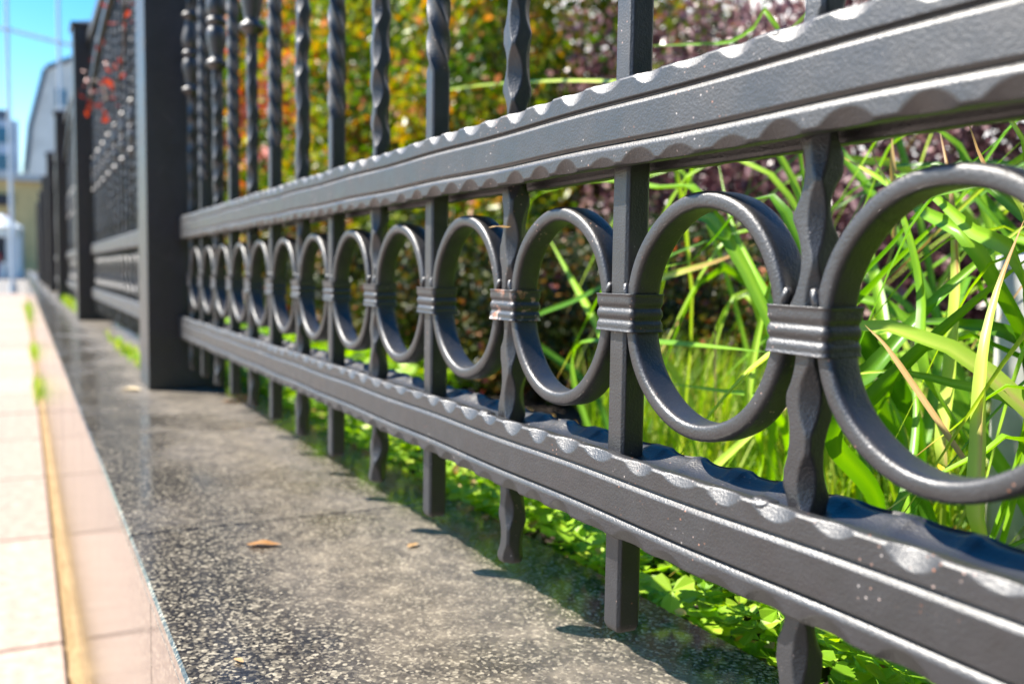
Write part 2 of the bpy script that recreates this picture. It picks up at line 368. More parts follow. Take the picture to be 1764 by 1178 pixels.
# collar: corrugated strap round the bar and both rings
def collar_mesh(w=.131, d0=-.024, d1=.142, h=.150):
    hx, hy, r = p(w), p((d1 - d0) / 2), p(.026); cy = p((d0 + d1) / 2 - .055)
    loop = []
    for cx, cy2, a0 in ((hx - r, -hy + r, -90), (hx - r, hy - r, 0), (-hx + r, hy - r, 90), (-hx + r, -hy + r, 180)):
        for a in np.linspace(a0, a0 + 90, 7): loop.append((cx + r * math.cos(math.radians(a)), cy2 + r * math.sin(math.radians(a)), math.cos(math.radians(a)), math.sin(math.radians(a))))
        nx, ny = loop[-1][:2]
    lp = np.array(loop); dense = []
    for i in range(len(lp)):
        a, b = lp[i], lp[(i + 1) % len(lp)]; L = np.linalg.norm(a[:2] - b[:2]); k = max(1, int(L / .002))
        for q in range(k): dense.append(a + (b - a) * q / k)
    lp = np.array(dense); m = len(lp)
    z = np.linspace(-.5, .5, 45); u = z
    off = -.0011 * (np.exp(-((u - .13) / .075) ** 2) + np.exp(-((u + .19) / .075) ** 2)) + .0006 * np.clip((np.abs(u) - .42) / .08, 0, 1)
    rows = []
    hgt = p(h)
    rows.append((-.5, -.0016)); 
    for a, b in zip(u, off): rows.append((a, b))
    rows.append((.5, -.0016))
    V = np.array([[(x + nx * o, y + cy + ny * o, zz * hgt) for x, y, nx, ny in lp] for zz, o in rows])
    return mesh_np('collar', V, grid_quads(len(rows), m), True, [IRON])
COLLAR = collar_mesh(); COLLAR_R = COLLAR.copy(); COLLAR_R.materials.clear(); COLLAR_R.materials.append(RUSTY)

# weld bead
bm = bmesh.new(); bmesh.ops.create_icosphere(bm, subdivisions=3, radius=1)
for v in bm.verts: v.co *= 1 + .08 * math.sin(v.co.x * 5 + 1) * math.cos(v.co.z * 4) + .03 * math.sin(v.co.y * 9)
WELD = bm_mesh('weld_bead', bm, IRON, True)

# turned knob: urn, ring, inverted urn
prof = [(.055, 2.50), (.075, 2.53), (.108, 2.56), (.112, 2.585), (.10, 2.61), (.066, 2.635), (.07, 2.68), (.086, 2.78), (.104, 2.88), (.106, 2.94), (.092, 3.0), (.072, 3.035), (.085, 3.05), (.104, 3.07), (.106, 3.09), (.10, 3.115), (.074, 3.14), (.09, 3.17), (.106, 3.23), (.108, 3.30), (.094, 3.40), (.076, 3.50), (.066, 3.56), (.09, 3.585), (.108, 3.605), (.106, 3.63), (.078, 3.66), (.055, 3.69)]
th = np.linspace(0, 2 * math.pi, 24, endpoint=False)
V = np.array([[(p(r * 1.17) * math.cos(a) + BW, p(r * 1.17) * math.sin(a) + BW, p(z)) for a in th] for r, z in prof])
KNOB = mesh_np('turned_knob', V, grid_quads(len(prof), 24), True, [IRON])

# arched strip near the top of a panel
ax = np.linspace(0, 1, 60); X = p(-12.30) + (p(6.43) - p(-12.30)) * ax; Z = p(5.35) + p(1.35) * np.sin(ax * math.pi) ** .8
P3 = np.stack([X, np.full_like(X, p(-.07)), Z], -1)
sq = np.array([(-1, -1), (1, -1), (1, 1), (-1, 1)]) * np.array([.009, .014]); T = np.gradient(P3, axis=0); T /= np.linalg.norm(T, axis=1)[:, None]; NRM = np.stack([-T[:, 2], 0 * X, T[:, 0]], -1)
V = P3[:, None] + NRM[:, None] * sq[None, :, 1:2] + np.array([0, 1, 0])[None, None] * sq[None, :, 0:1]
ARCH = mesh_np('arched_strip', V, grid_quads(60, 4)[:, ::-1], False, [IRON])

# ------------------------------------------------------------------ the fence: posts and panels
ZC = p(-.0757); PITCH = p(19.85)
fence_labels = ['nearest black wrought iron fence panel with ring frieze between hammered rails',
                'second black fence panel, beyond the first big square post',
                'third black fence panel, beyond the second square post',
                'fourth black fence panel, small and blurred beyond the third post',
                'fifth black fence panel, small and blurred beyond the fourth post',
                'sixth black fence panel, thin dark strip near the vanishing point',
                'farthest black fence panel, last before the beige building']
def copy_obj(o, parent):
    c = o.copy(); COL.objects.link(c); c.parent = parent
    for ch in o.children: copy_obj(ch, c)
    return c
panel = empty('iron_fence', (0, 0, 0)); tag(panel, fence_labels[0], 'fence', 'iron fence panels in a row')
for zc in (.645, -.79, 7.5): link('rail', RAIL, panel, (0, 0, p(zc)))
link('arched_strip', ARCH, panel)
for k in range(-6, 13):
    if k % 2 == 0:
        b = link('bar', BAR_H[(k // 2) % 3], panel, (p(-k), 0, 0))
        link('turned_knob', KNOB, b)
    else:
        b = link('bar', BAR_T, panel, (p(-k), 0, 0))
    co = link('collar', COLLAR_R if k == 2 else COLLAR, panel, (p(-k) + BW, BW, p(-.094) + rng.normal(0, .0006)), rot=(rng.normal(0, .008), rng.normal(0, .012), 0))
    if k == 2: co['label'] = 'rusty collar with paint flaking off its shaded side'
    if k < 12:
        link('ring', RING, panel, (p(-k) + BW - p(.5), 0, ZC + rng.normal(0, .0005)), rot=(0, rng.uniform(0, 6), 0))
    if k % 2 == 0:
        link('weld_bead', WELD, panel, (p(-k) + .0005, -.0085, p(.645) + HH - .0022), scale=(.0066, .0052, .0034))
        link('weld_bead', WELD, panel, (p(-k) + .0005, -.0085, p(-.79) + HH - .0022), scale=(.0072, .0054, .0038))
    link('weld_bead', WELD, panel, (p(-k) - .0012, .0005, ZC + p(.078)), scale=(.0022, .0026, .0052), rot=(0, .3, 0))
    link('weld_bead', WELD, panel, (p(-k) + 2 * BW + .0012, .0005, ZC + p(.078)), scale=(.0022, .0026, .0052), rot=(0, -.3, 0))
for i in range(1, 7):
    c = panel.copy(); COL.objects.link(c); c.location.x = -PITCH * i; c['label'] = fence_labels[i]
    for ch in panel.children: copy_obj(ch, c)
post_labels = ['big black square post nearest the camera, standing on the granite', 'second black square post along the fence, its top showing against the sky',
               'third black square post, blurred in front of the white building', 'fourth black square post, blurred near the vanishing point',
               'fifth black square post, a thin dark strip far along the fence', 'sixth black square post at the far end of the fence', 'last black square post beside the beige building']
bm = bmesh.new(); add_box(bm, (-p(.55), -p(.55), ZL), (p(.55), p(.55), p(7.9)), .0022, 2); shaft = bm_mesh('shaft', bm, IRON)
bm = bmesh.new(); add_box(bm, (-p(.62), -p(.62), p(7.903)), (p(.62), p(.62), p(8.02)), .003, 2)
pc = bmesh.ops.create_cone(bm, segments=4, radius1=p(.8), radius2=p(.05), depth=p(.22), cap_ends=True, matrix=Matrix.Translation((0, 0, p(8.133))) @ Matrix.Rotation(math.pi / 4, 4, 'Z')); pcap = bm_mesh('post_cap', bm, IRON)
for i in range(7):
    e = empty('fence_post', (p(-12.323 - .55) - PITCH * i, p(.027), 0)); tag(e, post_labels[i], 'post', 'square iron posts of the fence')
    link('shaft', shaft, e); link('post_cap', pcap, e)

# ------------------------------------------------------------------ far street end
OCHRE = plain('beige render', (.62, .45, .21), .8, n=.1, scale=1.5); WHITE = plain('white render', (.72, .70, .68), .7, scale=.7)
GREY = plain('grey sheet', (.45, .45, .45), .5); DARK = plain('dark shutter', (.02, .02, .03), .5); GLASS = plain('blue window glass', (.03, .14, .24), .12, n=.3, scale=.4)
RED = plain('red sign board', (.45, .05, .04), .6); ROOFM = plain('slate roof', (.10, .13, .18), .45); POSTW = plain('weathered white paint', (.36, .36, .34), .5, n=.2, scale=25.)
CANVAS = plain('white canvas', (.85, .84, .80), .8); PALEBLUE = plain('pale blue panels', (.42, .52, .66), .4, scale=.5)
def thing(name, label, cat, loc, group=None):
    e = empty(name, loc); tag(e, label, cat, group); return e
gz = ZW - .03
b = thing('low_building', 'low beige building with flat grey roof edge closing the street', 'building', (-66, 1, gz))
link('wall', box_me('wall', (-8, -7.6, 0), (0, 3.6, 6.0), OCHRE, .02), b)
link('roof', box_me('roof', (-8.2, -7.9, 6.003), (.5, 4.0, 6.45), GREY, .03), b)
for yy in (-6.4, -4.2): link('window', box_me('window', (.003, yy, 3.1), (.08, yy + 1.3, 4.4), GLASS, .01), b)
o = link('shutter', box_me('shutter', (.004, -2.75, 4.45), (.30, -1.75, 5.15), DARK, .02), b)
o = link('sign_board', box_me('sign_board', (.004, -2.9, 3.35), (.16, -1.8, 3.95), RED, .01), b)
link('door_frame', box_me('door_frame', (.004, -1.45, 0), (.14, -1.25, 3.3), GREY, .01), b)
link('door', box_me('door', (.003, -4.0, 0), (.05, -1.46, 2.6), DARK, .01), b)
bm = bmesh.new(); add_box(bm, (.05, -2.4, .02), (1.9, -.55, .10))
st = thing('street_kiosk', 'white canvas kiosk glowing in the sun at the end of the pavement', 'kiosk', (-62, -.2, gz))
bm = bmesh.new()
for i in range(8):
    a = i * math.pi / 4
top = bmesh.ops.create_cone(bm, segments=8, radius1=1.15, radius2=.12, depth=.75, cap_ends=True, matrix=Matrix.Translation((0, -1.15, 3.35)))
add_box(bm, (-.8, -1.95, 2.45), (.8, -.35, 2.98)); link('canopy', bm_mesh('canopy', bm, CANVAS), st)
link('side_panel', box_me('side_panel', (-.75, -.95, 0), (.7, -.2, 2.44), WHITE, .02), st)
link('counter', box_me('counter', (-.7, -1.9, 0), (.7, -1.0, .95), WHITE, .02), st)

# passer-by in front of the kiosk, cut by the picture's edge in the photograph
def skin_body(name, verts, edges, radii, root, m, parent=None):
    me = bpy.data.meshes.new(name); me.from_pydata(verts, edges, []); o = bpy.data.objects.new(name, me); COL.objects.link(o)
    if parent: o.parent = parent
    o.modifiers.new('skin', 'SKIN'); sv = me.skin_vertices[0].data if me.skin_vertices else None
    if sv is None: return o
    for i, r in enumerate(radii): sv[i].radius = (r, r)
    sv[root].use_root = True
    s = o.modifiers.new('sub', 'SUBSURF'); s.levels = 2; s.render_levels = 2; me.materials.append(m); return o
SKIN = plain('skin', (.55, .33, .23), .5); PURPLE = plain('purple cloth', (.10, .03, .20), .8); REDC = plain('red cloth', (.42, .04, .04), .8); HAIR = plain('dark hair', (.03, .02, .015), .5)
pe = thing('person', 'person in a red top and dark purple trousers standing by the white kiosk', 'person', (-58, -1.62, gz))
def limb_mesh(parts, m, name):
    V, F = join_np([tube_np(pt, rd, 14) for pt, rd in parts]); me = mesh_np(name, V, F, True, [m]); return me
bodyp = [([(0, 0, 1.42), (0, 0, 1.52), (.01, 0, 1.58), (.015, 0, 1.66), (.01, 0, 1.74), (0, 0, 1.77)], [.055, .05, .075, .095, .075, .01])]
for s in (-1, 1):
    bodyp += [([(0, s * .22, 1.38), (.02, s * .25, 1.10), (.10, s * .24, .88), (.15, s * .235, .80)], [.05, .042, .032, .03])]
    for f in range(4): bodyp.append(([(.15, s * .235 + (f - 1.5) * .018, .80), (.18, s * .235 + (f - 1.5) * .02, .74), (.185, s * .235 + (f - 1.5) * .02, .70)], [.010, .009, .006]))
    bodyp.append(([(.14, s * .21, .81), (.18, s * .195, .78)], [.011, .008]))
link('body', limb_mesh(bodyp, SKIN, 'body'), pe)
link('top', limb_mesh([([(0, 0, .88), (0, 0, 1.0), (.01, 0, 1.2), (0, 0, 1.36), (0, 0, 1.46)], [.17, .155, .17, .18, .07])] + [([(0, s * .14, 1.39), (0, s * .22, 1.36), (.01, s * .245, 1.15)], [.08, .07, .06]) for s in (-1, 1)], REDC, 'top'), pe)
link('trousers', limb_mesh([([(0, s * .09, .95), (.01, s * .1, .7), (.02, s * .1, .48), (-.01, s * .1, .06)], [.11, .095, .07, .055]) for s in (-1, 1)], PURPLE, 'trousers'), pe)
link('hair', limb_mesh([([(-.03, 0, 1.60), (-.03, 0, 1.69), (-.015, 0, 1.77), (-.01, 0, 1.80)], [.07, .095, .075, .01])], HAIR, 'hair'), pe)
for s in (-1, 1): link('shoe', limb_mesh([([(-.06, s * .1, .04), (.02, s * .1, .045), (.15, s * .105, .03), (.18, s * .105, .025)], [.03, .045, .035, .01])], DARK, 'shoe'), pe)

b = thing('white_building', 'tall white building with steep slate roof edge rising behind the fence posts', 'building', (-95, 0, gz))
bm = bmesh.new(); vs = [(.25, 8.5), (.7, 13.2), (2.0, 18.3), (4.6, 19.6), (11, 20.5), (14, 8.5), (14, 0), (.1, 0)]
f = [bm.verts.new((0, y, z)) for y, z in vs]; fc = bm.faces.new(f); ex = bmesh.ops.extrude_face_region(bm, geom=[fc]); bmesh.ops.translate(bm, verts=[v for v in ex['geom'] if isinstance(v, bmesh.types.BMVert)], vec=(-12, 0, 0))
link('wall', bm_mesh('wall', bm, WHITE), b)
bm = bmesh.new(); vr = [(.25, 9.2), (.7, 13.2), (2.0, 18.3), (4.6, 19.6), (11, 20.5)]
for (y0, z0), (y1, z1) in zip(vr, vr[1:]):
    n = Vector((-(z1 - z0), y1 - y0)).normalized() * .4
    q = [bm.verts.new(c) for c in ((.25, y0, z0), (.25, y1, z1), (.25, y1 + n.x, z1 + n.y), (.25, y0 + n.x, z0 + n.y))]
    fc = bm.faces.new(q); ex = bmesh.ops.extrude_face_region(bm, geom=[fc]); bmesh.ops.translate(bm, verts=[v for v in ex['geom'] if isinstance(v, bmesh.types.BMVert)], vec=(-12.5, 0, 0))
link('roof', bm_mesh('roof', bm, ROOFM), b)
for r in range(3):
    for c in range(3): link('window', box_me('window', (.003, 2.6 + c * 2.1, 9.4 + r * 2.9), (.1, 3.5 + c * 2.1, 10.9 + r * 2.9), GLASS, .02), b)
b = thing('office_block', 'pale blue office block with bands of dark windows at the far left', 'building', (-110, 0, gz))
link('wall', box_me('wall', (-10, -22, 0), (0, -.4, 15.6), PALEBLUE, .03), b)
link('roof', box_me('roof', (-10.1, -22.1, 15.603), (.1, -1.1, 16.6), ROOFM, .03), b)
for r in range(4):
    for c in range(7): link('window', box_me('window', (.003, -3.3 - c * 2.9, 5.0 + r * 2.75), (.12, -1.0 - c * 2.9, 6.6 + r * 2.75), GLASS, .02), b)
POLE = plain('pale galvanised steel', (.62, .66, .70), .45, .1)
def mast(x, y, h, label, r=.05):
    e = thing('mast', label, 'mast', (x, y, gz), 'pale steel masts beyond the pavement')
    V, F = tube_np([(0, 0, 0), (0, 0, h * .4), (0, 0, h)], [r * 1.35, r * 1.1, r], 12); link('pole', mesh_np('pole', V, F, True, [POLE]), e)
    V, F = tube_np([(0, 0, .02), (0, 0, .25)], [r * 2.4, r * 2.2], 12); link('base', mesh_np('base', V, F, True, [POLE]), e)
mast(-29.7, -.55, 11, 'pale steel mast at the left edge against the sky', .045)
mast(-29.7, .74, 11, 'pale steel mast between the left one and the fence posts', .045)
V, F = tube_np([(-29.66, -6, 6.75), (-29.66, -.5, 6.50), (-29.66, .8, 6.30), (-29.66, 6, 5.9)], .045, 8)
tag(link('cable', mesh_np('cable', V, F, True, [POLE])), 'pale cable strung across both steel masts against the sky', 'cable')

# ------------------------------------------------------------------ foliage
def leaves_np(C, size, D=None, asp=.55, fold=.12, seed=0, up=.0):
    """C (n,3) centres; every leaf a pointed kite of two triangles-pairs; returns verts, quads, per-vertex random"""
    r = np.random.default_rng(seed); n = len(C); s = np.broadcast_to(size, n) * r.uniform(.65, 1.3, n)
    d = r.normal(size=(n, 3)) if D is None else D + r.normal(size=(n, 3)) * .5; d[:, 2] += up * .3; d /= np.linalg.norm(d, axis=1)[:, None]
    nr = r.normal(size=(n, 3)) + np.array([0, 0, up]); sd = np.cross(d, nr); sd /= np.linalg.norm(sd, axis=1)[:, None] + 1e-9; nn = np.cross(sd, d)
    L = s[:, None]; w = L * asp * .5
    V = np.stack([C - d * L * .5, C - d * L * .12 + sd * w + nn * L * fold, C + d * L * .28 + sd * w * .8 + nn * L * fold, C + d * L * .5, C + d * L * .28 - sd * w * .8 + nn * L * fold, C - d * L * .12 - sd * w + nn * L * fold], 1)
    b = np.arange(n)[:, None] * 6
    F = np.concatenate([b + [0, 1, 2, 3], b + [0, 3, 4, 5]], 0)
    return V.reshape(-1, 3), F, np.repeat(r.random(n), 6)
def crown_pts(n, rx, ry, rz, seed, per=60, spread=.052, shell=.42):
    r = np.random.default_rng(seed); m = n // per
    d = r.normal(size=(m, 3)); d /= np.linalg.norm(d, axis=1)[:, None]
    lump = 1 + .16 * np.sin(d[:, 0] * 5 + seed) * np.cos(d[:, 2] * 6) + .12 * np.sin(d[:, 1] * 9 + 2 * seed)
    c = d * (r.random(m) ** shell * lump)[:, None] * [rx, ry, rz]
    P = np.repeat(c, per, 0) + r.normal(size=(m * per, 3)) * spread * [1, 1, 1.25]
    return P, np.repeat(r.random(m), per)
def stems_np(h, w, n, seed, r0=.006):
    r = np.random.default_rng(seed); parts = []
    for i in range(n):
        a = r.uniform(0, 2 * math.pi); l = r.uniform(.5, 1) * h; q = r.uniform(.2, 1) * w
        b0 = np.array([math.cos(a) * .05, math.sin(a) * .05, 0]); e = np.array([math.cos(a) * q, math.sin(a) * q, l]); m = (b0 + e) / 2 + [-.1 * q * math.cos(a), -.1 * q * math.sin(a), .12 * l]
        pts = [b0, (b0 + m) / 2 + r.normal(size=3) * .012, m, (m + e) / 2 + r.normal(size=3) * .02, e]; parts.append((pts, np.array([1, .85, .65, .45, .15]) * r0))
    return join_np([tube_np(a, b, 5) for a, b in parts])
BARK = stone('shrub bark', (.05, .03, .02), (.13, .09, .06), 60., .9, .3)
AUT = leafmat('autumn barberry leaves', [(0, (.035, .09, .008)), (.36, (.10, .17, .012)), (.50, (.42, .36, .02)), (.58, (.58, .20, .03)), (.74, (.48, .10, .07)), (1, (.62, .34, .32))], (1.0, 1.3), .42, .38, 3.4)
OLIVE = leafmat('olive green shrub leaves', [(0, (.025, .07, .008)), (.40, (.09, .17, .012)), (.66, (.30, .33, .02)), (.84, (.52, .24, .02)), (1, (.50, .20, .16))], (1.0, .6), .4, .38, 3.4)
MIXED = leafmat('olive and rust leaves', [(0, (.012, .022, .006)), (.45, (.035, .055, .010)), (.70, (.12, .13, .02)), (.86, (.34, .16, .03)), (.94, (.45, .12, .06)), (1, (.16, .06, .08))], (1., .7), .25, .4, 9., coat=.35)
PLUM = leafmat('purple barberry leaves', [(0, (.035, .012, .02)), (.42, (.13, .06, .07)), (.75, (.33, .20, .20)), (1, (.62, .44, .36))], (.9, .4), .25, .30, 4., coat=.6)
EVER = leafmat('dark evergreen leaves', [(0, (.012, .03, .008)), (1, (.04, .075, .015))], (1, .2), .2, .5, 3., coat=.25)
def shrub(name, label, cat, loc, rad, m, n, seed, leaf=.022, group=None, me=None, stems=14, spread=.05, h0=0, asp=.6):
    e = thing(name, label, cat, loc, group)
    if me is None:
        P, cr = crown_pts(n, *rad, seed, spread=spread); P[:, 2] += rad[2] * .92 + h0; keep = P[:, 2] > .02; P = P[keep]
        V, F, a = leaves_np(P, leaf, asp=asp, seed=seed, up=.5); cc = np.repeat(cr[keep], 6); me = mesh_np('crown', V, F, False, [m], .5 + (.62 * (cc - .5) + .5 * (a - .5)))
    tag(link('crown', me, e), kind='stuff')
    V, F = stems_np(rad[2] * 1.7 + h0, rad[0] * .8, stems, seed); tag(link('stem', mesh_np('stem', V, F, True, [BARK]), e), kind='stuff')
    return me
hedge = 'shrubs growing behind the fence'
shrub('shrub', 'green and yellow barberry shrub seen between the bars left of the straight bar', 'shrub', (-2.75, 1.45, ZG), (.70, .55, .90), OLIVE, 22000, 1, .036, hedge, stems=22)
shrub('shrub', 'orange tinged shrub behind the twisted bars in mid fence', 'shrub', (-3.75, 1.35, ZG), (.75, .55, 1.05), OLIVE, 20000, 2, .042, hedge)
shrub('shrub', 'orange and red autumn shrub behind the middle bars', 'shrub', (-4.85, 1.30, ZG), (.8, .6, 1.2), AUT, 18000, 3, .048, hedge)
m_a = shrub('shrub', 'tall red autumn shrub seen behind the closely set bars', 'shrub', (-6.1, 1.25, ZG), (.95, .6, 1.4), AUT, 16000, 4, .056, hedge)
shrub('shrub', 'red and yellow shrub farthest along, right beside the big near post', 'shrub', (-7.5, 1.2, ZG), (.95, .6, 1.5), AUT, 20000, 5, .042, hedge)
shrub('purple_shrub', 'purple leaved barberry shrub filling the top right behind the upper rail', 'shrub', (-1.15, 1.60, ZG), (.66, .45, .60), PLUM, 17000, 6, .024, 'purple barberry shrubs', stems=26, asp=.75)
shrub('purple_shrub', 'purple leaved barberry shrub behind the strap leaves, right of the straight bar', 'shrub', (-2.0, 1.55, ZG), (.55, .42, .60), PLUM, 15500, 7, .023, 'purple barberry shrubs', stems=26, asp=.75)
shrub('purple_shrub', 'purple leaved barberry shrub at the right edge of the picture', 'shrub', (-.25, 1.70, ZG), (.6, .42, .60), PLUM, 12000, 8, .026, 'purple barberry shrubs', asp=.75)
ev = 'dark evergreen shrubs of the back row'
for i, (x, y, rz, lb) in enumerate([(-.6, 2.6, .36, 'dark evergreen shrub low behind the purple barberry at the right'), (-2.0, 2.6, .36, 'dark evergreen shrub low behind the purple barberry in the middle'), (-3.6, 2.6, .95, 'dark evergreen shrub behind the green and yellow shrub'),
                                (-5.4, 2.5, 1.2, 'dark evergreen shrub behind the orange shrubs'), (-7.4, 2.4, 1.5, 'dark evergreen shrub behind the tall red shrub'), (-9.6, 1.9, 1.6, 'dark evergreen shrub past the red and yellow shrub')]):
    shrub('evergreen_shrub', lb, 'shrub', (x, y, ZG), (1.05, .55, rz), EVER, 15000, 20 + i, .034, ev, spread=.07)
shrub('evergreen_shrub', 'low dark evergreen shrub behind the strap leaves below the purple barberry', 'shrub', (-1.75, 1.12, ZG), (.55, .22, .22), EVER, 14000, 31, .016, ev, spread=.04)
shrub('evergreen_shrub', 'low dark evergreen shrub behind the middle rings', 'shrub', (-2.75, 1.05, ZG), (.55, .22, .24), EVER, 12000, 32, .018, ev, spread=.04)
# evergreens added out of view at the right, something dark for the metal to reflect
me_ = shrub('evergreen_shrub', 'unseen tall dark evergreen shrub just past the right edge, added for the metal to reflect', 'shrub', (1.5, 1.25, ZG), (.95, .6, 1.0), EVER, 16000, 33, .045, ev, spread=.07)
for x, y, s_, lb in ((2.9, 1.35, 1.35, 'unseen tall dark evergreen shrub farther right, added for the metal to reflect'), (4.9, 1.5, 1.9, 'unseen big dark evergreen shrub behind the viewer, added for the metal to reflect'), (7.6, 1.7, 2.4, 'unseen biggest dark evergreen shrub behind the viewer, added for the metal to reflect'), (11., 1.4, 2.6, 'unseen last dark evergreen shrub behind the viewer, added for the metal to reflect')):
    shrub('evergreen_shrub', lb, 'shrub', (x, y, ZG), (.95, .6, 1.0), EVER, 0, 34, .045, ev, me=me_); o = [q for q in bpy.data.objects if q.get('label') == lb][0]; o.scale = (s_,) * 3
BRICK = stone('dark brown brickwork', (.035, .020, .015), (.075, .045, .032), 6., .85, .2)
bb = thing('added_brick_building', 'unseen dark brick building behind the viewer, added for the metal to reflect', 'building', (16, -2, gz))  # added out of view: blocks the low sky, gives the iron a dark reflection
link('wall', box_me('wall', (0, -16, 0), (10, 14, 13), BRICK, .02), bb)
for r in range(4):
    for q in range(9): link('window', box_me('window', (-.05, -14.5 + q * 3.1, 1.4 + r * 3), (-.003, -13.1 + q * 3.1, 3.3 + r * 3), GLASS, .01), bb)
for i, (x, y, r_, rz, lb) in enumerate([(-1.10, .80, .26, .17, 'low olive and rust shrub behind the opening left of the second collar'), (-1.50, .70, .27, .18, 'low olive and rust shrub behind the third opening'), (-1.95, .66, .30, .19, 'low olive and rust shrub behind the middle openings'),
                                  (-2.50, .66, .34, .20, 'low olive and rust shrub behind the narrower openings'), (-3.20, .66, .42, .22, 'low olive and rust shrub behind the narrowest openings')]):
    shrub('low_shrub', lb, 'shrub', (x, y, ZG), (r_, .16, rz), MIXED, 9000, 50 + i, .015 + .002 * i, 'low shrubs behind the ring frieze', spread=.03, stems=16)
b = thing('garden_house', 'white garden wall glimpsed brightly through gaps at the top of the hedge', 'wall', (0, 0, ZG))
link('wall', box_me('wall', (-16, 8.0, -.3), (4, 8.3, 5.2), WHITE, .01), b)

# strap-leaved plants
STRAP = leafmat('strap leaves', [(0, (.045, .14, .010)), (.32, (.12, .29, .015)), (.66, (.27, .47, .03)), (.9, (.50, .60, .10)), (.98, (.55, .45, .16)), (1, (.40, .24, .09))], (1., .3), .35, .33, 9., coat=.35)
DRY = leafmat('dry leaf', [(0, (.40, .22, .06)), (1, (.62, .45, .20))], (1, 0), .3, .6)
def bez(pts, n):
    P = np.array(pts, float); 
    t = np.concatenate([[0], np.cumsum(np.linalg.norm(np.diff(P, axis=0), axis=1))]); t /= t[-1]
    Q = np.concatenate([[2 * P[0] - P[1]], P, [2 * P[-1] - P[-2]]]); out = []
    for i in range(len(P) - 1):
        k = max(2, int(n * (t[i + 1] - t[i]))); u = np.linspace(0, 1, k, endpoint=False)[:, None]
        a, b_, c, d = Q[i], Q[i + 1], Q[i + 2], Q[i + 3]
        out.append(.5 * (2 * b_ + (c - a) * u + (2 * a - 5 * b_ + 4 * c - d) * u ** 2 + (3 * b_ - a - 3 * c + d) * u ** 3))
    return np.concatenate(out + [P[-1:]])
def blade(pts, w, m, parent, face, seed, tip=True, n=26):
    r = np.random.default_rng(seed); P = bez(pts, n); n = len(P); T = np.gradient(P, axis=0); T /= np.linalg.norm(T, axis=1)[:, None] + 1e-9
    f = np.array(face, float) + r.normal(size=3) * .25; f = np.broadcast_to(f, P.shape) + np.sin(np.linspace(0, 2.2, n) + r.uniform(0, 6))[:, None] * r.normal(size=3) * .35
    sd = np.cross(T, f); sd /= np.linalg.norm(sd, axis=1)[:, None] + 1e-9; nn = np.cross(sd, T)
    u = np.linspace(0, 1, n); ww = w * (.75 + .25 * np.sin(u * 3)) * (np.clip((1 - u) / .35, .02, 1) ** .8 if tip else 1) * .5
    c = np.array([-1, -.5, 0, .5, 1]); dep = np.array([.30, .10, -.05, .10, .30])
    at = np.clip(r.random() * .8 + .1 + .10 * (np.abs(c) < .1)[None] - .07 * (np.abs(c) > .9)[None] + (r.random() < .45) * .75 * np.clip((u - .82) / .18, 0, 1)[:, None] ** 1.5 + .05 * np.sin(u * 19 + r.uniform(0, 6))[:, None], 0, 1.2).ravel()
    V = P[:, None] + sd[:, None] * (c[None, :, None] * ww[:, None, None]) + nn[:, None] * (dep[None, :, None] * ww[:, None, None] * 1.3)
    me = mesh_np('leaf', V, grid_quads(n, 5, False), True, [m], at)
    return link('leaf', me, parent)
